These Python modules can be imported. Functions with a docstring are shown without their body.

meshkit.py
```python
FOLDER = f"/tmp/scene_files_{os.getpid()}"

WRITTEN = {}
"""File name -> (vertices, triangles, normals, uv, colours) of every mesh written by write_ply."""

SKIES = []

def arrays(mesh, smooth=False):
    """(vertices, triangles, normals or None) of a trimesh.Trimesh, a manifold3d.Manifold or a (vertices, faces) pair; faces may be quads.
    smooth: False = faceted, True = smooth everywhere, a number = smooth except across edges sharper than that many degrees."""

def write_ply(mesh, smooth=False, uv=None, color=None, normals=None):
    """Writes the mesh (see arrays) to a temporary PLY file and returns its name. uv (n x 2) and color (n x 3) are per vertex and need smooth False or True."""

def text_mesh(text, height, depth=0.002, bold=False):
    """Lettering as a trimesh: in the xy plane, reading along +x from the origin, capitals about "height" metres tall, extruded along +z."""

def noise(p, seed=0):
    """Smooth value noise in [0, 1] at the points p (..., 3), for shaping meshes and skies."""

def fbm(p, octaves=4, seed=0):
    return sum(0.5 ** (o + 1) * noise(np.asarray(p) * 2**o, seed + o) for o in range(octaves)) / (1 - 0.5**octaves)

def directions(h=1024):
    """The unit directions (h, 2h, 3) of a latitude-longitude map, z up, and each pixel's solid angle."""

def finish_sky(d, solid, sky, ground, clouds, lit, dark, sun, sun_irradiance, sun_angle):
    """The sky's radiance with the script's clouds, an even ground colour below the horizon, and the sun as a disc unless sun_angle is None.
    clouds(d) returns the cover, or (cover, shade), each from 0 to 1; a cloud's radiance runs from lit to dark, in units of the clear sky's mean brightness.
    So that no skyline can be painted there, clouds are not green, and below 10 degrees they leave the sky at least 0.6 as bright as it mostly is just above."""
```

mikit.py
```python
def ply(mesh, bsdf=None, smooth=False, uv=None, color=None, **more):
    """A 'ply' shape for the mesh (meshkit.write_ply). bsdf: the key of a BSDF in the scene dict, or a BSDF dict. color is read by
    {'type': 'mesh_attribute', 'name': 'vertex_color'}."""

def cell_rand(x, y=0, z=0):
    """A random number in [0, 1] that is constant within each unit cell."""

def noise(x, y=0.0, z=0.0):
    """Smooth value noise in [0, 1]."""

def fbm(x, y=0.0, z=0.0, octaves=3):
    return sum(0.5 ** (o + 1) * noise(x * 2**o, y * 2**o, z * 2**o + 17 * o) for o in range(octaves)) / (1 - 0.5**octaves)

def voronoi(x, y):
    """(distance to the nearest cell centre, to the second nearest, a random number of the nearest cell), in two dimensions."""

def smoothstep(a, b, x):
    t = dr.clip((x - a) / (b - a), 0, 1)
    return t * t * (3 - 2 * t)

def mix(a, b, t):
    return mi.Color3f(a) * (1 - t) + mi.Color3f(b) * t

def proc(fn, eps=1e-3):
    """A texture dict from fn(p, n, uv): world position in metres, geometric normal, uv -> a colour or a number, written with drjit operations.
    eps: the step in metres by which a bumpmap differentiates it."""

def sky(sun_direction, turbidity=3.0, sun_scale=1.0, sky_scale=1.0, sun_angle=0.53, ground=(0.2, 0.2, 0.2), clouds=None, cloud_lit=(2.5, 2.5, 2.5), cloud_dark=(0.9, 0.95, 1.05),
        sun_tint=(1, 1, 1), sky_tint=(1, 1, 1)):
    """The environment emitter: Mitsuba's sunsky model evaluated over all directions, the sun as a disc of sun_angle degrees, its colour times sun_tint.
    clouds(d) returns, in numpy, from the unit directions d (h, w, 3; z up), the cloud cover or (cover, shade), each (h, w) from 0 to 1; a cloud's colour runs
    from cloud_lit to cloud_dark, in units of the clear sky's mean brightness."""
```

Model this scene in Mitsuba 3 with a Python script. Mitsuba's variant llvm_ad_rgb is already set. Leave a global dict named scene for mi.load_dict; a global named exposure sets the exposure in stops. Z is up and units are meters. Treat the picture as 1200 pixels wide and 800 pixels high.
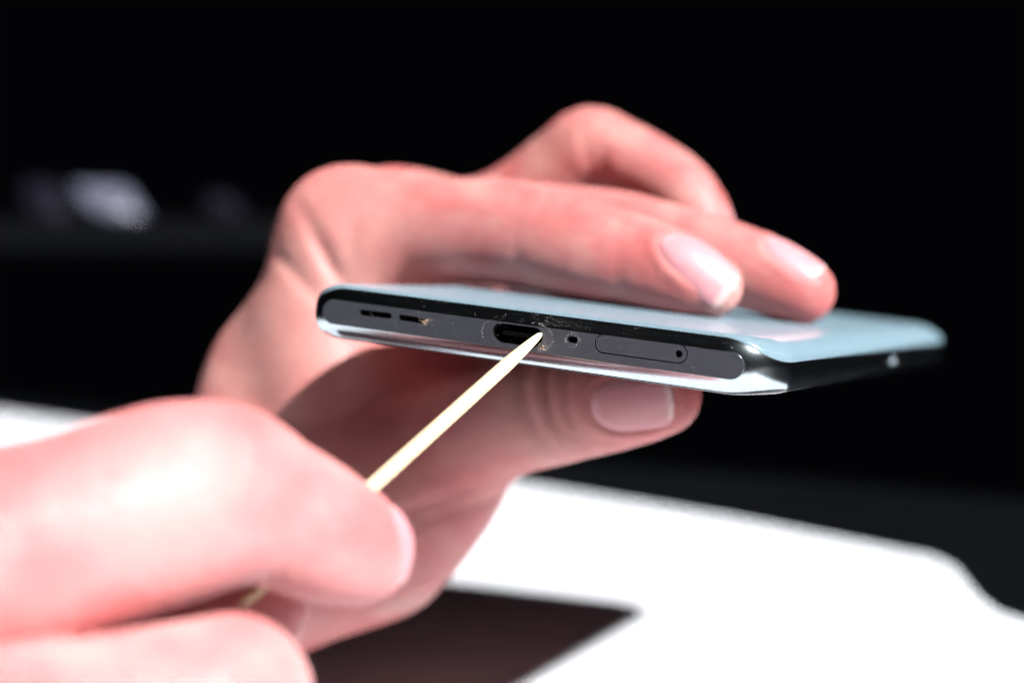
import math, numpy as np, trimesh, mitsuba as mi, drjit as dr, mikit, meshkit
import shapely.geometry as sg, shapely.affinity as sa
from scipy.ndimage import map_coordinates
from scipy.interpolate import Akima1DInterpolator

T = mi.ScalarTransform4f
scene, labels = {}, {}
rng = np.random.default_rng(7)

# ------------------------------------------------------------------ camera, lamp, exposure
F_PX, HEIGHT, PITCH = 1800.0, 0.106, math.radians(4.03)
RIGHT = np.array([1.0, 0, 0])
FWD = np.array([0, math.cos(PITCH), -math.sin(PITCH)])
DOWN = np.array([0, -math.sin(PITCH), -math.cos(PITCH)])
EYE = np.array([0, 0, HEIGHT])
BASIS = np.stack([RIGHT, DOWN, FWD], 1)

scene['camera'] = {
    'type': 'thinlens', 'fov': 2 * math.degrees(math.atan(600 / F_PX)), 'fov_axis': 'x',
    'aperture_radius': 0.0034, 'focus_distance': 0.229, 'near_clip': 0.005, 'far_clip': 60.0,
    'to_world': T().look_at(origin=EYE.tolist(), target=(EYE + FWD).tolist(), up=[0, 0, 1])}
exposure = 0.0

SUN = np.array([0.0628, -0.078, 0.0804]); SUN /= np.linalg.norm(SUN)
AIM = np.array([0.0, 0.28, 0.076])
LAMP_DIST, LAMP_R, LAMP_E = 6.0, 0.085, 3.35
lamp_pos = AIM + SUN * LAMP_DIST  # added disc emitter takes the place of the sun
scene['sun_lamp'] = {
    'type': 'disk', 'to_world': T().look_at(origin=lamp_pos.tolist(), target=AIM.tolist(), up=[0, 0, 1]) @ T().scale(LAMP_R),
    'emitter': {'type': 'area', 'radiance': {'type': 'rgb', 'value': [LAMP_E * (LAMP_DIST / LAMP_R) ** 2 * c for c in (1.0, 0.98, 0.965)]}}}
labels['sun_lamp'] = {'label': 'small round bright disc standing in for the sun, high up out of view behind the viewer on the right', 'category': 'lamp'}
scene['room_light'] = {'type': 'constant', 'radiance': {'type': 'rgb', 'value': [0.0009, 0.0010, 0.0014]}}


def w(cam_mm):
    """camera-frame millimetres (right, down, forward) -> world metres"""
    return EYE + (np.asarray(cam_mm, float) / 1000.0) @ BASIS.T


def at(px, py, d):
    """the point seen at photo pixel (1200 x 800) at d mm along the view axis, world metres"""
    return w([(px - 600) / F_PX * d, (py - 400) / F_PX * d, d])


def ground(px, py, z=0.0):
    v = (at(px, py, 1000) - EYE)
    return (EYE + v * ((z - HEIGHT) / v[2]))[:2]


def tag(key, label=None, cat=None, group=None, kind=None):
    labels[key] = {k: v for k, v in (('label', label), ('category', cat), ('group', group), ('kind', kind)) if v}


# ------------------------------------------------------------------ materials
def rgb(*c):
    return {'type': 'rgb', 'value': list(c)}


def pr(color, rough, **k):
    return {'type': 'twosided', 'bsdf': {'type': 'principled', 'base_color': color if isinstance(color, dict) else rgb(*color), 'roughness': rough, **k}}


def skin_bump(p, n, uv):
    x, y, z = p.x * 1000, p.y * 1000, p.z * 1000
    f, s, _ = mikit.voronoi(x * 1.3 + 0.6 * z + mikit.noise(x, y, z), y * 1.3 + z * 1.1)
    return 0.00008 * mikit.smoothstep(0.0, 0.35, s - f) + 0.00010 * mikit.fbm(x * 0.9, y * 0.9, z * 0.9)


scene['skin'] = {'type': 'twosided', 'bsdf': {'type': 'bumpmap', 'arbitrary': mikit.proc(skin_bump, eps=1e-4), 'scale': 1.0,
    'bsdf': {'type': 'principled', 'base_color': {'type': 'mesh_attribute', 'name': 'vertex_color'}, 'roughness': 0.42, 'specular': 0.45, 'flatness': 0.6}}}
scene['nail'] = {'type': 'twosided', 'bsdf': {'type': 'principled', 'base_color': {'type': 'mesh_attribute', 'name': 'vertex_color'}, 'roughness': 0.42, 'specular': 0.5, 'clearcoat': 0.18, 'clearcoat_gloss': 0.8}}


scene['chrome'] = {'type': 'twosided', 'bsdf': {'type': 'roughconductor', 'material': 'none', 'specular_reflectance': rgb(0.66, 0.75, 0.81), 'alpha': 0.028, 'distribution': 'ggx'}}


def panel_color(p, n, uv):
    x, y, z = p.x * 1000, p.y * 1000, p.z * 1000
    v = mikit.fbm(x * 0.8, y * 0.8, z * 2.0)
    return mikit.mix((0.066, 0.073, 0.092), (0.088, 0.094, 0.114), v)


scene['panel'] = pr(mikit.proc(panel_color), 0.38, metallic=0.55, specular=0.5)


def glass_color(p, n, uv):
    x, y = p.x * 1000, p.y * 1000
    return mikit.mix((0.235, 0.36, 0.435), (0.26, 0.38, 0.455), mikit.fbm(x * 0.1, y * 0.1))


scene['blue_glass'] = {'type': 'twosided', 'bsdf': {'type': 'blendbsdf', 'weight': 0.38,
    'a': {'type': 'principled', 'base_color': mikit.proc(glass_color), 'roughness': 0.3, 'specular': 0.5},
    'b': {'type': 'principled', 'base_color': rgb(0.85, 0.9, 0.93), 'metallic': 1.0, 'roughness': 0.09}}}
scene['black_glass'] = pr((0.006, 0.007, 0.009), 0.12, specular=0.5)
scene['black'] = pr((0.006, 0.006, 0.007), 0.6)
scene['port_metal'] = pr((0.02, 0.02, 0.022), 0.45, metallic=0.6)
scene['dust_grey'] = pr((0.45, 0.43, 0.42), 0.9)
scene['dust_tan'] = pr((0.34, 0.25, 0.16), 0.9)
def wood(p, n, uv):
    g = mikit.fbm(p.x * 2600, p.y * 2600, p.z * 2600) * 0.5 + mikit.noise((p.x + p.z) * 5200, (p.y - p.x) * 900, p.z * 900) * 0.5
    return mikit.mix((0.54, 0.40, 0.24), (0.72, 0.60, 0.41), g)
scene['wood'] = pr(mikit.proc(wood), 0.6, specular=0.3)
def paper(p, n, uv):
    return mikit.mix((0.58, 0.61, 0.65), (0.63, 0.655, 0.69), mikit.fbm(p.x * 120, p.y * 120))
scene['paper'] = pr(mikit.proc(paper), 0.7, specular=0.2)
def darkwood(p, n, uv):
    return mikit.mix((0.0012, 0.0016, 0.0022), (0.003, 0.0036, 0.0046), mikit.fbm(p.x * 14, p.y * 60, p.z * 60))
scene['dark_table'] = pr(mikit.proc(darkwood), 0.6, specular=0.06)
scene['shelf_mat'] = pr((0.0022, 0.0026, 0.0034), 0.6, specular=0.05)
scene['lump_mat'] = pr((0.10, 0.105, 0.15), 0.4, specular=0.6)
scene['knob_mat'] = pr((0.006, 0.006, 0.012), 0.6, specular=0.1)
scene['brown_mat'] = pr((0.05, 0.043, 0.033), 0.7)

# ------------------------------------------------------------------ setting: dark table, white sheet
far = [tuple(ground(*q, -0.003)) for q in ((-250, 452), (0, 468), (600, 532), (1250, 590))]
tb = trimesh.creation.extrude_polygon(sg.Polygon([(-1.0, -0.25), (0.7, -0.25), (0.7, 0.3)] + far[::-1]), 0.027, engine='earcut'); tb.apply_translation([0, 0, -0.03])
scene['table'] = mikit.ply(tb, 'dark_table')
tag('table', 'dark tabletop under the white sheet', 'table', kind='structure')

edge_px = [(600, 566), (860, 608), (1092, 652), (1118, 664), (1148, 700), (1170, 716), (1200, 726)]
pts = [tuple(ground(*q)) for q in ((-250, 466), (0, 484))] + [tuple(ground(*q)) for q in edge_px] + [(0.22, 0.33), (0.22, -0.1), (-0.7, -0.1)]
sheet = sg.Polygon(pts).buffer(-0.004).buffer(0.004)
sm = trimesh.creation.extrude_polygon(sheet, 0.0022, engine='earcut'); sm.apply_translation([0, 0, -0.0024])
scene['paper_sheet'] = mikit.ply(sm, 'paper')
tag('paper_sheet', 'big white sheet with a cut corner lying in bright light on the dark table', 'sheet')

# ------------------------------------------------------------------ phone
PT = np.array([1.18458336, -0.74275207, 232.8741531])
PM = np.array([[0.90405921, 0.41438463, 0.10470106], [0.12439706, -0.02074698, -0.99201559], [-0.40890379, 0.90986534, -0.07030473]])
HW, LEN, RC = 40.3, 152.0, 9.0


def pw(v):
    """phone-local mm (x right, y away from the viewer, z up) -> world m"""
    return w(PT + np.asarray(v, float) @ PM.T)


def outline(n_arc=28, n_long=40, n_short=60):
    """plan outline, counter-clockwise: (points, outward normals, share of long side 0..1)"""
    P, N, S = [], [], []
    def seg(a, b, n, nm, s):
        for t in np.arange(n) / n:
            P.append(np.array(a) * (1 - t) + np.array(b) * t); N.append(nm); S.append(s)
    def arc(c, a0):
        for t in np.arange(n_arc) / n_arc:
            a = a0 + t * math.pi / 2
            nv = np.array([math.cos(a), math.sin(a)])
            P.append(np.array(c) + RC * nv); N.append(nv); S.append(abs(nv[0]) ** 1.3)
    x, y0, y1, r = HW, 0.0, LEN, RC
    seg((-x + r, y0), (x - r, y0), n_short, np.array([0, -1.0]), 0); arc((x - r, y0 + r), -math.pi / 2)
    seg((x, y0 + r), (x, y1 - r), n_long, np.array([1.0, 0]), 1); arc((x - r, y1 - r), 0)
    seg((x - r, y1), (-x + r, y1), n_short, np.array([0, 1.0]), 0); arc((-x + r, y1 - r), math.pi / 2)
    seg((-x, y1 - r), (-x, y0 + r), n_long, np.array([-1.0, 0]), 1); arc((-x + r, y0 + r), math.pi)
    return np.array(P), np.array(N), np.array(S)


OP, ON, OS = outline()
SM = OS * OS * (3 - 2 * OS)
ZT = 3.75 * (1 - SM) + 1.0 * SM           # upper edge of the metal frame
ZB = -4.05 * (1 - SM) - 2.9 * SM          # lower edge of the metal frame


def bulge(z):
    """inset of the metal frame at height z (0 at the belly); the short ends are cut flat at 0.35"""
    q = np.clip(np.abs(z + 0.1) / 4.6, 0, 1)
    return 2.6 * (1 - np.sqrt(np.maximum(1 - q ** 2.2, 0)))


FLAT = 0.20                                 # depth of the milled flat
def ring(inset, z):
    return np.column_stack([OP - ON * inset[:, None], z])


def skin_rings(rings, close_last=False, close_first=False):
    n = len(OP); V = np.vstack(rings); Fc = []
    for k in range(len(rings) - 1):
        a = np.arange(n) + k * n; b = (np.arange(n) + 1) % n + k * n
        Fc += [np.stack([a, b, b + n], 1), np.stack([a, b + n, a + n], 1)]
    for flag, k in ((close_first, 0), (close_last, len(rings) - 1)):
        if flag:
            c = len(V); V = np.vstack([V, V[k * n:(k + 1) * n].mean(0)])
            a = np.arange(n) + k * n; b = (np.arange(n) + 1) % n + k * n
            t = np.stack([a, b, np.full(n, c)], 1)
            Fc.append(t if flag and k else t[:, ::-1])
    return V, np.vstack(Fc)


levels = np.linspace(0, 1, 36)
fr = []
for t in levels:
    z = ZB + (ZT - ZB) * t
    fr.append(ring(bulge(z), z))
V, Fc = skin_rings(fr)
yy = V[:, 1]
flat = (yy < FLAT) & (np.abs(V[:, 0]) < HW)
keep = ~(flat[Fc].all(1))
V2 = V.copy(); V2[:, 1] = np.where(V[:, 1] < FLAT, FLAT, V[:, 1])
scene['smartphone__frame'] = mikit.ply(trimesh.Trimesh(pw(V2), Fc[keep], process=False), 'chrome', smooth=40)
tag('smartphone', 'pale blue phone with a polished metal edge, held level between fingers and thumb', 'phone')

# back glass: from the frame edge over the curved rim to the flat top
def glass(zedge, sign, top):
    i0 = bulge(zedge) + 0.10
    span = 6.5 * SM + 1.2 * (1 - SM)
    out = [ring(i0 + 0.35, zedge - sign * 0.25), ring(i0, zedge + sign * 0.05)]
    for a in np.linspace(0.12, 1, 14) * math.pi / 2:
        out.append(ring(i0 + span * (1 - math.cos(a)), zedge + sign * 0.05 + (top - zedge - sign * 0.05) * math.sin(a)))
    last = out[-1]
    for k in (0.9, 0.6, 0.3):
        c = last.mean(0); out.append(np.column_stack([c[:2] + (last[:, :2] - c[:2]) * k, last[:, 2]]))
    return skin_rings(out, close_last=True)
Vg, Fg = glass(ZT, 1, 4.4)
scene['smartphone__back_glass'] = mikit.ply(trimesh.Trimesh(pw(Vg), Fg, process=False), 'blue_glass', smooth=35)
Vg, Fg = glass(ZB, -1, -4.4)
scene['smartphone__screen_glass'] = mikit.ply(trimesh.Trimesh(pw(Vg), Fg[:, ::-1], process=False), 'black_glass', smooth=35)
tag('smartphone__back_glass', 'pale blue satin glass'); tag('smartphone__screen_glass', 'thin black glass rim underneath')


def on_edge(px, py):
    """photo pixel -> (x, z) on the flat end face of the phone, mm"""
    d = np.array([(px - 600) / F_PX, (py - 400) / F_PX, 1.0]); n = PM[:, 1]
    s = ((PT + n * FLAT) @ n) / (d @ n)
    q = PM.T @ (d * s - PT)
    return q[0], q[2]


def capsule(x0, z0, x1, z1, h):
    return sg.LineString([(x0, z0), (x1, z1)]).buffer(h / 2, quad_segs=24)


def plate(poly, y0, y1, bsdf, key, bevel=0.0):
    """a plate standing in the end face: polygon in (x, z), from depth y0 (outer) to y1"""
    m = trimesh.creation.extrude_polygon(poly, abs(y1 - y0), engine='earcut')
    v = m.vertices.copy()
    m.vertices = pw(np.column_stack([v[:, 0], y0 + v[:, 2], v[:, 1]]))
    m.fix_normals()
    scene[key] = mikit.ply(m, bsdf, smooth=False)


def cup(poly, y0, y1, bsdf, key, extra=None):
    """open pocket: inner walls and floor of a hole"""
    c = np.array(poly.exterior.coords)[:-1]; n = len(c)
    V = np.vstack([np.column_stack([c[:, 0], np.full(n, y0), c[:, 1]]), np.column_stack([c[:, 0], np.full(n, y1), c[:, 1]]), [[c[:, 0].mean(), y1, c[:, 1].mean()]]])
    a = np.arange(n); b = (a + 1) % n
    Fc = np.vstack([np.stack([a, b, b + n], 1), np.stack([a, b + n, a + n], 1), np.stack([a + n, b + n, np.full(n, 2 * n)], 1)])
    m = trimesh.Trimesh(V, Fc, process=False)
    if extra is not None:
        m = trimesh.util.concatenate([m, extra])
    m.vertices = pw(m.vertices)
    scene[key] = mikit.ply(m, bsdf)


zc = 0.05
q = np.clip((1 - (1 - FLAT / 2.6) ** 2) ** (1 / 2.2), 0, 1) * 4.6
FH = 2 * q - 0.04                                                # height of the flat where it meets the frame
panel = capsule(-HW + 7.2, -0.1, HW - 7.2, -0.1, FH + 0.12)
usb_c = ((on_edge(579, 386)[0] + on_edge(634, 391)[0]) / 2, 0.15)
usb = capsule(usb_c[0] - 2.75, usb_c[1], usb_c[0] + 2.75, usb_c[1], 3.0)
s1 = [on_edge(424, 366), on_edge(456, 370)]; s2 = [on_edge(470, 372), on_edge(496, 376)]
slots = [capsule(s[0][0], s[0][1], s[1][0], s[1][1], 0.95) for s in (s1, s2)]
mc = on_edge(671, 398); mic = capsule(mc[0] - 0.35, mc[1], mc[0] + 0.35, mc[1], 0.95)
a, b = on_edge(697, 402), on_edge(806, 415)
tz = (a[1] + b[1]) / 2
tray_hole = capsule(a[0] + 1.45, tz, b[0] - 1.45, tz, 2.9)
tray = tray_hole.buffer(-0.16)
eh = on_edge(795.5, 414.5); eject = sg.Point(eh[0], tz).buffer(0.56)
pp = panel
for h in [usb, mic, tray_hole] + slots:
    pp = pp.difference(h)
plate(pp, FLAT - 0.025, FLAT + 0.9, 'panel', 'smartphone__edge_panel')
tag('smartphone__edge_panel', 'dull dark grey flat strip set into the polished metal edge')
plate(tray.difference(eject), FLAT - 0.015, FLAT + 0.9, 'panel', 'smartphone__sim_tray')
cup(eject, FLAT + 0.02, FLAT + 2.5, 'black', 'smartphone__sim_tray__eject_hole')
cup(tray_hole, FLAT - 0.005, FLAT + 1.2, 'black', 'smartphone__tray_gap')
tong = trimesh.creation.box(bounds=[[usb_c[0] - 3.2, FLAT + 1.6, usb_c[1] - 0.35], [usb_c[0] + 3.2, FLAT + 6.5, usb_c[1] + 0.35]])
cup(usb, FLAT + 0.02, FLAT + 6.6, 'port_metal', 'smartphone__charging_port', tong)
rim = usb.buffer(0.22).difference(usb)
plate(rim, FLAT - 0.10, FLAT + 0.3, 'panel', 'smartphone__charging_port__rim')
tag('smartphone__charging_port', 'dark oval charging socket with the toothpick tip in it')
for i, s in enumerate(slots):
    cup(s, FLAT + 0.02, FLAT + 2.0, 'black', 'smartphone__speaker_slot' + ('_%03d' % i if i else ''))
cup(mic, FLAT + 0.02, FLAT + 2.0, 'black', 'smartphone__microphone_hole')
# side buttons on the right long side
for i, (y0, y1) in enumerate([(92, 104)]):
    m = trimesh.creation.capsule(height=y1 - y0, radius=1.0, count=[16, 16]); v = m.vertices[:, [0, 2, 1]].copy()
    v[:, 0] *= 0.75
    m.vertices = pw(v + [HW + 0.0, y0, -0.9]); m.fix_normals()
    scene['smartphone__side_button' + ('_%03d' % i if i else '')] = mikit.ply(m, 'chrome', smooth=True)
# thin plastic antenna lines across the corner of the frame
for i, xs in enumerate((HW - 4.2,)):
    pass

# dust and lint on the end of the phone
def flakes(centres, size):
    ms = []
    for c in centres:
        m = trimesh.creation.icosphere(subdivisions=0); m.vertices *= rng.uniform(0.35, 1.0, 3) * size * rng.uniform(0.5, 1.3)
        m.apply_transform(trimesh.transformations.random_rotation_matrix(rng.random(3)))
        m.vertices = m.vertices * [1, 0.35, 1] + c
        ms.append(m)
    m = trimesh.util.concatenate(ms); m.vertices = pw(m.vertices); return m
Y0 = FLAT - 0.045
cs = []
def arc_dust(cx, cz, rx, rz, a0, a1, n, j=0.12):
    for a in rng.uniform(a0, a1, n):
        cs.append([cx + rx * math.cos(a) + rng.normal(0, j), Y0, cz + rz * math.sin(a) + rng.normal(0, j)])
arc_dust(mc[0], mc[1], 1.15, 1.0, 0, 2 * math.pi, 60, 0.12)
arc_dust(usb_c[0] + 2.9, usb_c[1], 2.9, 2.2, -1.2, 1.5, 70, 0.13)
arc_dust(usb_c[0] - 2.9, usb_c[1], 3.0, 2.2, 2.0, 3.7, 34, 0.10)
for x in rng.uniform(-30, 30, 60):
    cs.append([x, Y0, rng.uniform(-2.0, 1.9)])
for x in np.concatenate([rng.normal(usb_c[0] + 5, 3, 90), rng.normal(10, 12, 90), rng.uniform(-32, 32, 30)]):
    z = rng.uniform(2.2, 3.6)
    cs.append([np.clip(x, -33, 33), float(bulge(np.array(z))) - 0.03, z])
scene['smartphone__dust'] = mikit.ply(flakes(cs, 0.06), 'dust_grey'); tag('smartphone__dust', 'pale dust specks round the sockets', kind='stuff')
cs = []
sx, sz = on_edge(499, 377)
for _ in range(42):
    cs.append([sx + rng.normal(0, 0.55), Y0, sz + rng.normal(0, 0.38)])
lx, lz = on_edge(634, 406)
for _ in range(30):
    cs.append([lx + rng.normal(0, 0.55), Y0, lz + rng.normal(0, 0.3)])
scene['smartphone__lint'] = mikit.ply(flakes(cs, 0.15), 'dust_tan'); tag('smartphone__lint', 'tan fluff caught at the socket and slot', kind='stuff')

# ------------------------------------------------------------------ toothpick
def frame_of(a):
    a = a / np.linalg.norm(a); s = np.cross(a, [0.3, 0.1, 0.9]); s /= np.linalg.norm(s)
    return a, s, np.cross(a, s)
TIP, END = at(634, 391, 231.5), at(281, 709, 186)
ta, ts, tn = frame_of(END - TIP); TL = np.linalg.norm(END - TIP)
prof = [(0, 0.25), (0.0006, 0.5), (0.002, 0.68), (0.005, 0.90), (0.009, 1.10), (0.013, 1.13), (0.02, 1.14), (0.03, 1.13), (0.04, 1.12), (0.05, 1.08), (TL - 0.008, 0.98), (TL - 0.003, 0.85), (TL - 0.0006, 0.62), (TL, 0.3)]
NV = 28; rows = []
xs = np.array([p[0] for p in prof]); rs = 0.93 * np.array([p[1] for p in prof])
tt = np.unique(np.concatenate([xs, np.linspace(0, TL, 90)]))
for t in tt:
    r = np.interp(t, xs, rs) / 1000
    ang = np.arange(NV) / NV * 2 * math.pi
    fac = 1 + 0.05 * (meshkit.noise(np.column_stack([np.cos(ang) * 2.2 + 5, np.sin(ang) * 2.2, np.full(NV, t * 60)])) - 0.5) * 2
    rows.append(TIP + ta * t + r * fac[:, None] * (np.cos(ang)[:, None] * ts + np.sin(ang)[:, None] * tn))
V = np.vstack(rows + [TIP[None], END[None]]); Fc = []
for k in range(len(tt) - 1):
    a_ = np.arange(NV) + k * NV; b_ = (np.arange(NV) + 1) % NV + k * NV
    Fc += [np.stack([a_, b_, b_ + NV], 1), np.stack([a_, b_ + NV, a_ + NV], 1)]
k = (len(tt) - 1) * NV; a_ = np.arange(NV); b_ = (a_ + 1) % NV
Fc += [np.stack([b_, a_, np.full(NV, len(V) - 2)], 1), np.stack([a_ + k, b_ + k, np.full(NV, len(V) - 1)], 1)]
scene['toothpick'] = mikit.ply(trimesh.Trimesh(V, np.vstack(Fc), process=False), 'wood', smooth=50)
tag('toothpick', 'pale wooden toothpick held between fingers, its tip poked into the charging socket', 'toothpick')

# ------------------------------------------------------------------ hands: distance fields meshed by surface nets
def smin(a, b, k):
    h = np.maximum(k - np.abs(a - b), 0) / k
    return np.minimum(a, b) - h * h * k * 0.25


class Field:
    def __init__(self, lo, hi, h):
        self.lo, self.h = np.asarray(lo, float), h
        self.n = np.ceil((np.asarray(hi) - lo) / h).astype(int) + 1
        self.ax = [(self.lo[i] + h * np.arange(self.n[i])).astype(np.float32) for i in range(3)]

    def new(self):
        return np.full(self.n, 0.02, np.float32)

    def box(self, pts, m):
        pts = np.asarray(pts)
        i0 = np.clip(np.floor((pts.min(0) - m - self.lo) / self.h).astype(int), 0, self.n - 1)
        i1 = np.clip(np.ceil((pts.max(0) + m - self.lo) / self.h).astype(int) + 1, 1, self.n)
        if (i1 <= i0).any():
            return None
        sl = tuple(slice(i0[i], i1[i]) for i in range(3))
        return sl, [self.ax[0][sl[0]][:, None, None], self.ax[1][sl[1]][None, :, None], self.ax[2][sl[2]][None, None, :]]

    def cone(self, Fd, a, b, ra, rb, k):
        bx = self.box([a, b], max(ra, rb) + 0.012)
        if bx is None:
            return
        sl, (X, Y, Z) = bx
        d = b - a; L = max(d @ d, 1e-12)
        t = np.clip(((X - a[0]) * d[0] + (Y - a[1]) * d[1] + (Z - a[2]) * d[2]) / L, 0, 1)
        s = t
        dist = np.sqrt((X - a[0] - t * d[0]) ** 2 + (Y - a[1] - t * d[1]) ** 2 + (Z - a[2] - t * d[2]) ** 2) - (ra + (rb - ra) * s)
        Fd[sl] = smin(Fd[sl], dist.astype(np.float32), k)

    def chain(self, nodes, k=0.00012):
        """nodes: [(px, py, depth, radius mm)]"""
        Fd = self.new()
        Q = np.array([np.append(at(*n[:3]), n[3] / 1000) for n in nodes])
        t = np.concatenate([[0], np.cumsum(np.linalg.norm(np.diff(Q[:, :3], axis=0), axis=1))])
        tt = np.concatenate([np.linspace(a, b, 4, endpoint=False) for a, b in zip(t[:-1], t[1:])] + [t[-1:]])
        Q = Akima1DInterpolator(t, Q, axis=0, method='makima')(tt)
        P, R = list(Q[:, :3]), list(Q[:, 3])
        for i in range(len(P) - 1):
            self.cone(Fd, P[i], P[i + 1], R[i], R[i + 1], k)
        return Fd

    def crease(self, Fd, c, a, depth, sig, ext):
        """a groove through point c across direction a; depth mm (negative raises), sig and ext mm"""
        bx = self.box([c], ext * 0.0025)
        if bx is None:
            return
        sl, (X, Y, Z) = bx
        a = a / np.linalg.norm(a)
        x, y, z = X - c[0], Y - c[1], Z - c[2]
        u = x * a[0] + y * a[1] + z * a[2]
        r2 = x * x + y * y + z * z
        Fd[sl] += (depth / 1000) * np.exp(-0.5 * (u / (sig / 1000)) ** 2 - 0.5 * r2 / (ext / 1000) ** 2)

    def sample(self, Fd, P, order=1):
        return map_coordinates(Fd, ((np.asarray(P) - self.lo) / self.h).T, order=order, mode='nearest')

    def mesh(self, Fd):
        ins = Fd < 0
        s = [slice(0, -1), slice(1, None)]
        cnt = sum(ins[s[i], s[j], s[k]].astype(np.int8) for i in (0, 1) for j in (0, 1) for k in (0, 1))
        act = np.argwhere((cnt > 0) & (cnt < 8))
        idx = np.full(np.array(Fd.shape) - 1, -1, np.int32); idx[tuple(act.T)] = np.arange(len(act))
        acc, num = np.zeros((len(act), 3)), np.zeros(len(act))
        for ax in range(3):
            for i in (0, 1):
                for j in (0, 1):
                    o = np.zeros(3, int); o[(ax + 1) % 3] = i; o[(ax + 2) % 3] = j
                    e = o.copy(); e[ax] = 1
                    fa, fb = Fd[tuple((act + o).T)], Fd[tuple((act + e).T)]
                    c = (fa < 0) != (fb < 0)
                    t = np.where(c, fa / np.where(c, fa - fb, 1), 0)
                    p = o + t[:, None] * (e - o)
                    acc += np.where(c[:, None], p, 0); num += c
        V = self.lo + self.h * (act + acc / num[:, None])
        quads = []
        for ax in range(3):
            b, c = (ax + 1) % 3, (ax + 2) % 3
            sl0 = [slice(None)] * 3; sl1 = [slice(None)] * 3
            sl0[ax], sl1[ax] = slice(0, -1), slice(1, None)
            A, B = ins[tuple(sl0)], ins[tuple(sl1)]
            for sgn, mask in ((1, A & ~B), (-1, ~A & B)):
                g = np.argwhere(mask)
                g = g[(g[:, b] > 0) & (g[:, c] > 0) & (g[:, b] < Fd.shape[b] - 1) & (g[:, c] < Fd.shape[c] - 1)]
                q = []
                for db, dc in ((0, 0), (-1, 0), (-1, -1), (0, -1)):
                    h_ = g.copy(); h_[:, b] += db; h_[:, c] += dc
                    q.append(idx[tuple(h_.T)])
                q = np.stack(q, 1)
                quads.append(q if sgn > 0 else q[:, ::-1])
        Q = np.vstack(quads)
        Q = Q[(Q >= 0).all(1)]
        m = trimesh.Trimesh(V, np.vstack([Q[:, [0, 1, 2]], Q[:, [0, 2, 3]]]), process=False)
        if m.volume < 0:
            m.invert()
        V0 = np.array(m.vertices)
        trimesh.smoothing.filter_taubin(m, lamb=0.5, nu=0.53, iterations=8)
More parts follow.
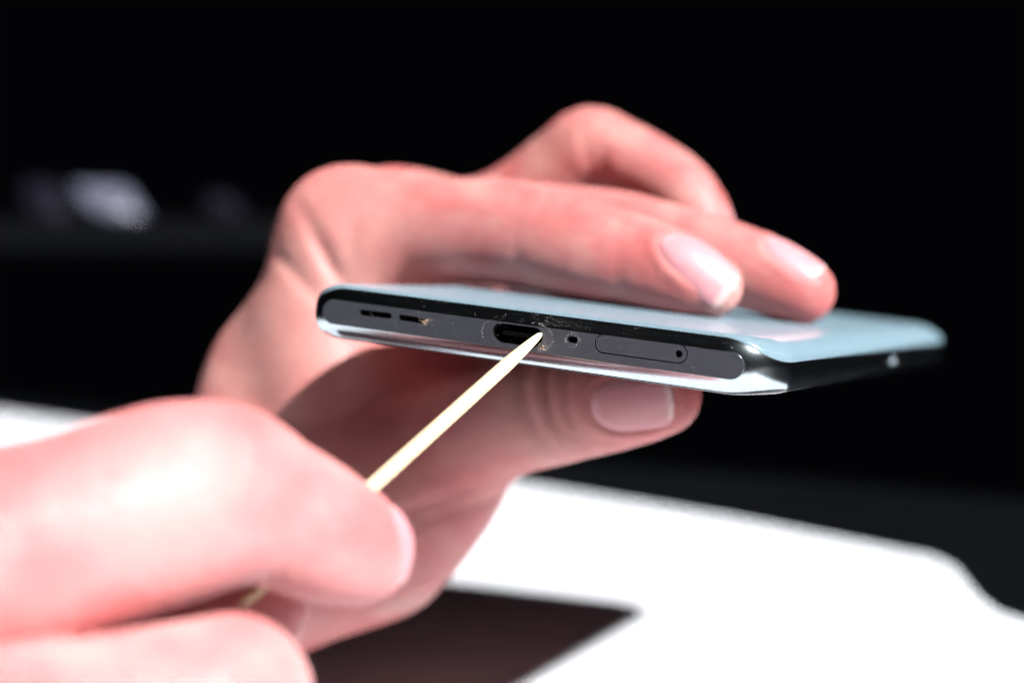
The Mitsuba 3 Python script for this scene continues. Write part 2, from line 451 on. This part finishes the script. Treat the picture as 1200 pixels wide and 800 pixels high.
        off = np.linalg.norm(m.vertices - V0, axis=1) > self.h
        m.vertices = np.where(off[:, None], V0, m.vertices)
        m.remove_unreferenced_vertices()
        return m


def phone_sdf(fl):
    X, Y, Z = np.meshgrid(*fl.ax, indexing='ij')
    c = ((np.stack([X, Y, Z], -1) - EYE) @ BASIS) * 1000
    l = (c - PT) @ PM
    qx = np.abs(l[..., 0]) - (HW - 4.4); qy = np.abs(l[..., 1] - LEN / 2) - (LEN / 2 - 4.4); qz = np.abs(l[..., 2]) - 0.02
    o = np.sqrt(np.maximum(qx, 0) ** 2 + np.maximum(qy, 0) ** 2 + np.maximum(qz, 0) ** 2) - 4.4
    return (o / 1000).astype(np.float32)


def pick_sdf(fl):
    Fd = fl.new(); fl.cone(Fd, TIP, END, 0.0011, 0.0011, 0.0005); return Fd


SKIN, RED, PALE = np.array([0.50, 0.190, 0.182]), np.array([0.47, 0.110, 0.108]), np.array([0.56, 0.300, 0.262])  # weaker light on the holding hand is put into these darker tones


def skin_colors(m, spots, seed, SKIN=SKIN, RED=RED, PALE=PALE):
    p = np.asarray(m.vertices) * 1000
    n = meshkit.fbm(p / 6.0, 3, seed); n2 = meshkit.fbm(p / 1.6, 2, seed + 9)
    c = SKIN + (PALE - SKIN) * np.clip((n - 0.5) * 3.0, 0, 1)[:, None] + (RED - SKIN) * np.clip((0.49 - n) * 2.8, 0, 1)[:, None]
    for q, r, amt in spots:
        g = amt * np.exp(-0.5 * ((p - np.asarray(q) * 1000) ** 2).sum(1) / r ** 2)
        c = c + ((RED if amt > 0 else PALE) - c) * np.clip(np.abs(g), 0, 1)[:, None]
    return np.clip(c * (0.94 + 0.12 * n2[:, None]), 0, 1)


class Nail:
    """a fingernail lying on the skin: centre (px, py, depth), axis towards the finger's end, outward normal, length and width mm"""
    def __init__(self, c, a, n, L, W):
        self.c = c; self.a = a / np.linalg.norm(a); n = n - self.a * (n @ self.a); self.n = n / np.linalg.norm(n)
        self.s = np.cross(self.n, self.a); self.L, self.W = L / 1000, W / 1000

    def half(self, u):
        """half width at u in -1 (cuticle) .. 1 (free edge)"""
        return np.where(u < 0, (1 - np.abs(u) ** 2.6) ** 0.5, (1 - 0.10 * u) * (1 - np.clip(u, 0, 1) ** 6) ** 0.5) * self.W / 2

    def fit(self, fl, Fd):
        """height of the skin along n over (u, s), as a smooth quadratic"""
        U, S = np.meshgrid(np.linspace(-1, 0.8, 15), np.linspace(-0.85, 0.85, 13), indexing='ij')
        base = self.c + (U[..., None] * self.L / 2) * self.a + (S[..., None] * self.W / 2) * self.s
        hs = np.full(U.shape, np.nan)
        steps = np.arange(0.009, -0.009, -0.00015)
        vals = np.stack([fl.sample(Fd, (base + t * self.n).reshape(-1, 3)).reshape(U.shape) for t in steps])
        ins = vals < 0
        first = ins.argmax(0); ok = ins.any(0)
        hs = np.where(ok, steps[first], np.nan)
        u, s, h = U[ok], S[ok], hs[ok]
        self.co = np.linalg.lstsq(np.column_stack([np.ones_like(u), u, s, u * u, s * s, u * s]), h, rcond=None)[0]

    def height(self, u, s):
        c = self.co
        return c[0] + c[1] * u + c[2] * s + min(c[3], 0.0) * u * u + min(c[4], -0.0006) * s * s + c[5] * u * s

    def build(self, key, lift=0.00022, tip=1.0):
        nu, ns = 34, 25
        rows, cols = [], []
        lift = 0.00042
        for u in np.linspace(-0.995, 0.995, nu):
            hw = float(self.half(np.array(u)))
            for s in np.linspace(-1, 1, ns):
                ss = s * hw / (self.W / 2)
                h = self.height(u, ss) + lift * (1 - 1.9 * abs(s) ** 6 - 1.5 * max(-u, 0) ** 8)
                rows.append(self.c + u * self.L / 2 * self.a + s * hw * self.s + h * self.n)
                e = np.clip((u - (0.86 - 0.12 * s * s)) / 0.10, 0, 1) * tip * 0.45
                l = np.clip((-0.62 - 0.15 * s * s - u) / 0.15, 0, 1)
                col = np.array([0.55, 0.24, 0.265])
                col = col + (np.array([0.74, 0.64, 0.57]) - col) * e + (np.array([0.62, 0.38, 0.39]) - col) * l * 0.35
                cols.append(col)
        V = np.array(rows); n = len(V)
        V = np.vstack([V, V - self.n * 0.00055]); C = np.array(cols * 2)
        g = np.arange(n).reshape(nu, ns)
        q = np.stack([g[:-1, :-1], g[1:, :-1], g[1:, 1:], g[:-1, 1:]], -1).reshape(-1, 4)
        ring_ = np.concatenate([g[0, :], g[1:, -1], g[-1, -2::-1], g[-2:0:-1, 0]])
        nx = np.roll(ring_, -1)
        side = np.stack([ring_, nx, nx + n, ring_ + n], 1)
        Q = np.vstack([q, q[:, ::-1] + n, side])
        m = trimesh.Trimesh(V, np.vstack([Q[:, :3], Q[:, [0, 2, 3]]]), process=False)
        scene[key] = mikit.ply(m, 'nail', smooth=True, color=C)

    def fold(self, fl, Fd):
        """skin raised round the cuticle and the sides, lowered under the plate"""
        bx = fl.box([self.c - self.a * self.L, self.c + self.a * self.L], self.W)
        sl, (X, Y, Z) = bx
        x, y, z = X - self.c[0], Y - self.c[1], Z - self.c[2]
        u = (x * self.a[0] + y * self.a[1] + z * self.a[2]) / (self.L / 2)
        s = (x * self.s[0] + y * self.s[1] + z * self.s[2]) / (self.W / 2)
        v = x * self.n[0] + y * self.n[1] + z * self.n[2]
        up = np.clip((v - (self.co[0] - self.W * 0.42)) / (self.W * 0.2), 0, 1)
        e = (np.abs(np.where(u < 0, u, u * 0.85)) ** 2.6 + np.abs(s) ** 2.6) ** (1 / 2.6)
        fade = np.clip((0.75 - u) / 0.5, 0, 1)
        Fd[sl] += (up * (-0.00034 * np.exp(-0.5 * ((e - 1.14) / 0.085) ** 2) * fade + 0.0004 * np.clip((0.93 - e) / 0.1, 0, 1))).astype(np.float32)


UP, TOCAM = -DOWN, -FWD

# ---- the hand that holds the phone
fl = Field([-0.125, 0.225, -0.005], [0.075, 0.415, 0.150], 0.00075)
index = fl.chain([(408, 274, 304, 11.0), (475, 271, 299, 10.5), (545, 270, 293, 9.9), (620, 276, 287, 9.9), (690, 294, 281, 9.0), (748, 308, 277, 8.3), (800, 324, 273, 7.2), (832, 334, 271, 5.7)])
middle = fl.chain([(462, 270, 324, 11.0), (590, 270, 316, 9.8), (715, 278, 303, 9.2), (790, 292, 296, 8.3), (850, 307, 291, 7.8), (905, 326, 287, 7.0), (940, 341, 285, 6.0)])
ringf = fl.chain([(515, 290, 343, 11.0), (610, 236, 335, 9.0), (664, 193, 329, 8.6), (691, 174, 326, 8.7), (722, 181, 323.5, 7.7), (762, 199, 320, 7.1), (800, 226, 316, 6.8), (818, 258, 313, 6.6), (828, 300, 311, 6.0)])
little = fl.chain([(560, 318, 360, 9.5), (640, 280, 352, 8.0), (700, 285, 345, 7.2), (740, 305, 340, 6.8), (760, 328, 338, 6.0)])
thumb = fl.chain([(430, 612, 303, 17.5), (490, 560, 296, 14.0), (545, 515, 289, 11.6), (600, 492, 282, 10.1), (655, 481, 275, 9.5), (710, 472, 270, 8.7), (748, 466, 266, 7.9), (775, 463, 264, 6.8)])
palm = fl.new()
mcps = [((408, 280, 304), 10.5), ((462, 285, 324), 11.0), ((512, 300, 343), 11.0), ((550, 330, 360), 11.0)]
wr = [((262, 612, 313), 16.0), ((275, 622, 322), 16.0), ((305, 640, 326), 16.0), ((330, 650, 340), 15.0)]
for (a_, ra), (b_, rb) in zip(mcps, wr):
    m_ = tuple((np.array(a_) + np.array(b_)) / 2 + [-8, 0, 6])
    fl.cone(palm, at(*a_), at(*m_), ra / 1000, 0.0125, 0.010); fl.cone(palm, at(*m_), at(*b_), 0.0125, rb / 1000, 0.010)
for i in range(3):
    fl.cone(palm, at(*mcps[i][0]), at(*mcps[i + 1][0]), 0.011, 0.011, 0.008)
# web between thumb and index, ball of the thumb, wrist and forearm
fl.cone(palm, at(374, 380, 301), at(402, 520, 298), 0.0095, 0.0125, 0.012)
fl.cone(palm, at(425, 428, 316), at(548, 478, 312), 0.010, 0.0105, 0.010)
fl.cone(palm, at(460, 470, 322), at(545, 495, 312), 0.012, 0.011, 0.010)
fl.cone(palm, at(400, 470, 310), at(505, 560, 297), 0.010, 0.011, 0.012)
fl.cone(palm, at(426, 606, 303), at(312, 634, 305), 0.0180, 0.0205, 0.010)
fl.cone(palm, at(312, 634, 310), at(50, 716, 318), 0.0205, 0.021, 0.012)
fingers = np.minimum(np.minimum(smin(index, middle, 0.0012), ringf), little)
fingers = smin(np.minimum(index, middle), ringf, 0.0010); fingers = smin(fingers, little, 0.001)
hand = smin(smin(palm, thumb, 0.010), fingers, 0.009)
hand = smin(hand, np.minimum(fingers, thumb), 0.0004)
hand = np.maximum(hand, -(phone_sdf(fl) - 0.00004))
XA = (at(700, 300, 285) - at(450, 272, 300))
for (c, a_, dpt, sg_, ex) in [
        ((668, 222, 277), XA, 0.35, 0.7, 4), ((640, 214, 278), XA, 0.3, 0.7, 4), ((610, 214, 280), XA, 0.3, 0.8, 4), ((600, 310, 277), XA, 0.18, 0.9, 7), ((745, 262, 270), XA, 0.3, 0.6, 3), ((728, 258, 271), XA, 0.25, 0.6, 3), ((722, 330, 270), XA, 0.15, 0.7, 5),
        ((372, 285, 293), at(420, 265, 295) - at(372, 285, 293), 0.75, 1.0, 6.5), ((392, 318, 293), at(440, 288, 295) - at(392, 318, 293), 0.65, 1.0, 6), ((345, 320, 293), at(400, 275, 295) - at(345, 320, 293), 0.6, 1.0, 7), ((415, 300, 291), XA, 0.3, 1.0, 6),
        ((640, 470, 265), at(640, 470, 265) - at(560, 500, 272), 0.95, 0.8, 7), ((662, 470, 264), at(640, 470, 265) - at(580, 486, 272), 0.8, 0.8, 7), ((620, 478, 268), at(640, 470, 265) - at(580, 500, 272), 0.75, 1.0, 7),
        ((690, 185, 318), at(730, 180, 318) - at(640, 200, 318), 0.7, 0.9, 4), ((705, 190, 318), at(730, 180, 318) - at(670, 190, 318), 0.6, 0.9, 4),
        ((470, 600, 285), DOWN * 1.0 + RIGHT * 0.35, 0.7, 1.0, 12), ((520, 600, 285), DOWN + RIGHT * 0.3, 0.5, 1.0, 10), ((450, 470, 297), at(450, 520, 297) - at(430, 460, 297), 0.7, 1.2, 9)]:
    fl.crease(hand, at(*c), a_, dpt, sg_, ex)
bx = fl.box([fl.lo, fl.lo + fl.h * (fl.n - 1)], 0)
nails = []
def nail(fd, key, c, a_, n_, L, W, tip=1.0):
    N = Nail(at(*c), a_, n_, L, W); N.fit(fl, fd); N.fold(fl, fd); N.build(key, tip=tip)
nail(hand, 'hand__fingernail', (822, 336, 272), at(845, 345, 268) - at(775, 309, 276), UP * 0.42 + TOCAM * 0.9 + RIGHT * 0.1, 14.5, 9.2)
nail(hand, 'hand__fingernail_001', (922, 329, 286.5), at(955, 345, 284) - at(860, 302, 291), UP * 0.86 + TOCAM * 0.5, 12.5, 9.5)
nail(hand, 'hand__fingernail_002', (823, 275, 312), at(828, 300, 311) - at(810, 250, 313), RIGHT * 0.8 + UP * 0.4 + FWD * 0.3, 11, 8.5)
nail(hand, 'hand__fingernail_003', (750, 315, 339), at(760, 328, 338) - at(720, 290, 343), UP * 0.9 + FWD * 0.1 + RIGHT * 0.2, 10, 7.5)
nail(hand, 'hand__thumbnail', (757, 466, 266), at(785, 459, 264) - at(700, 465, 270), TOCAM * 0.97 + DOWN * 0.06, 14.5, 10.2)
m = fl.mesh(hand)
col = skin_colors(m, [(at(830, 345, 268), 6, 0.7), (at(760, 300, 270), 7, 0.5), (at(940, 340, 282), 7, 0.8), (at(660, 240, 280), 9, 0.4), (at(395, 225, 300), 12, 0.5), (at(360, 410, 300), 16, -0.8), (at(500, 470, 308), 17, 0.9), (at(470, 530, 300), 14, 0.5), (at(858, 352, 267), 3.5, -0.9), (at(430, 300, 295), 9, -0.4), (at(620, 490, 268), 9, -0.6), (at(700, 150, 322), 8, 0.4), (at(790, 475, 262), 7, 0.8), (at(740, 500, 264), 7, 0.5), (at(520, 560, 285), 14, 0.4)], 3)  # flushed joints; also fingertip highlight, lit web and palm shade painted in
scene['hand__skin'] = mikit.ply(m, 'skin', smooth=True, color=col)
tag('hand', 'hand gripping the pale blue phone from its far side, thumb below and fingers on top', 'hand', 'pair of hands')
tag('hand__skin')

# ---- the hand that holds the toothpick
fl = Field([-0.105, 0.105, 0.000], [-0.008, 0.235, 0.105], 0.00075)
index = fl.chain([(-330, 700, 150, 12.0), (-60, 658, 166, 11.4), (80, 626, 171, 11.2), (190, 591, 176, 11.5), (250, 580, 179, 10.9), (310, 594, 182, 8.9), (370, 622, 185, 8.2), (410, 641, 188, 7.0), (422, 647, 189, 6.3)])
middle = fl.chain([(-330, 900, 142, 12.0), (-60, 896, 155, 10.6), (100, 863, 162, 10.2), (200, 836, 166, 9.6), (268, 814, 168.5, 8.8), (272, 862, 173, 9.2), (256, 960, 184, 9.0), (190, 1010, 196, 8.0)])
thumb2 = fl.chain([(-100, 880, 205, 13.0), (80, 800, 203, 11.0), (180, 755, 200, 9.5), (250, 722, 198, 8.8), (292, 706, 197, 7.8)])
palm2 = fl.new()
fl.cone(palm2, at(-330, 680, 152), at(-330, 900, 150), 0.014, 0.014, 0.008)
fl.cone(palm2, at(-420, 800, 165), at(-150, 860, 205), 0.018, 0.014, 0.010)
ring2 = fl.chain([(-330, 1090, 140, 11.0), (-40, 1070, 152, 10.0), (120, 1050, 160, 9.5), (110, 1160, 178, 8.5)])
right = smin(np.minimum(index, middle), ring2, 0.0006)
right = smin(right, thumb2, 0.0006)
right = smin(smin(palm2, right, 0.008), right, 0.0004)
right = np.maximum(right, -(pick_sdf(fl) - 0.00003))
DI = at(432, 647, 189) - at(250, 582, 179)
for (c, a_, dpt, sg_, ex) in [
        ((262, 535, 170), DI, 0.5, 0.65, 3.5), ((278, 545, 171), DI, 0.48, 0.65, 3.0), ((245, 520, 171), DI, 0.45, 0.65, 3.0), ((296, 560, 173), DI, 0.4, 0.65, 3.0), ((228, 560, 168), DI, 0.2, 0.5, 3.0), ((420, 600, 183), DI, 0.2, 0.5, 3),
        ((322, 740, 160), RIGHT + DOWN * 0.25, 0.5, 0.65, 3.5), ((306, 745, 159), RIGHT + DOWN * 0.22, 0.5, 0.65, 3.5), ((335, 752, 161), RIGHT + DOWN * 0.3, 0.5, 0.65, 3.5), ((285, 750, 158), RIGHT + DOWN * 0.2, 0.5, 0.65, 3.5)]:
    fl.crease(right, at(*c), a_, dpt, sg_, ex)
nail(right, 'hand_001__fingernail', (440, 640, 189), DOWN * 0.95 + RIGHT * 0.22 + FWD * 0.1, RIGHT * 0.93 + UP * 0.12 + FWD * 0.33, 10.5, 9.5)
m = fl.mesh(right)
col = skin_colors(m, [(at(460, 640, 184), 6, 0.6), (at(260, 500, 172), 7, 0.5), (at(150, 690, 172), 9, 0.3), (at(20, 520, 165), 8, 0.5), (at(205, 595, 165), 6.5, -0.8), (at(400, 560, 182), 7, 0.35), (at(60, 560, 165), 9, 0.3), (at(330, 770, 160), 6, 0.3), (at(300, 700, 190), 10, 0.8)], 5, np.array([0.56, 0.248, 0.245]), np.array([0.53, 0.145, 0.147]), np.array([0.64, 0.37, 0.355]))  # stronger light painted as paler skin, with a pale highlight on the knuckle
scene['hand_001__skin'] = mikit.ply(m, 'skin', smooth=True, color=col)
tag('hand_001', 'nearer hand, close to the viewer, pinching the toothpick', 'hand', 'pair of hands')

# ------------------------------------------------------------------ far background
def block(lo, hi):
    return trimesh.creation.box(bounds=[lo, hi])
sh = at(-60, 256, 980); s2_ = at(345, 292, 980)
scene['shelf'] = mikit.ply(block([sh[0] - 0.3, sh[1] - 0.03, s2_[2]], [s2_[0], sh[1] + 0.25, sh[2]]), 'shelf_mat')
tag('shelf', 'dark board in the blurred background at the left', 'shelf')
def lump(c, r, scale, seed, key, mat):
    m = trimesh.creation.icosphere(subdivisions=4)
    n = meshkit.fbm(m.vertices * 1.6 + seed, 3, seed)
    m.vertices /= (np.abs(m.vertices) ** 3.4).sum(1)[:, None] ** (1 / 3.4)
    m.vertices[:, 0] -= 0.45 * m.vertices[:, 2]
    m.vertices *= (0.72 + 0.6 * n)[:, None]
    m.vertices = m.vertices * np.array(scale) * r + c
    scene[key] = mikit.ply(m, mat, smooth=True)
zt = sh[2]
lump(at(128, 237, 990) , 0.016, (1.05, 0.8, 0.72), 4, 'wrapper', 'lump_mat')
tag('wrapper', 'larger pale grey out-of-focus lump lying on the dark shelf', 'wrapper')
lump(at(56, 240, 985), 0.013, (1.0, 0.9, 1.1), 9, 'wrapper_001', 'knob_mat')
tag('wrapper_001', 'dim purplish lump at the far left end of the shelf', 'wrapper')
lump(at(262, 246, 985), 0.011, (1.0, 0.9, 0.8), 12, 'knob', 'knob_mat')
tag('knob', 'small dim dark blue knob on the shelf, beside the raised hand', 'knob')
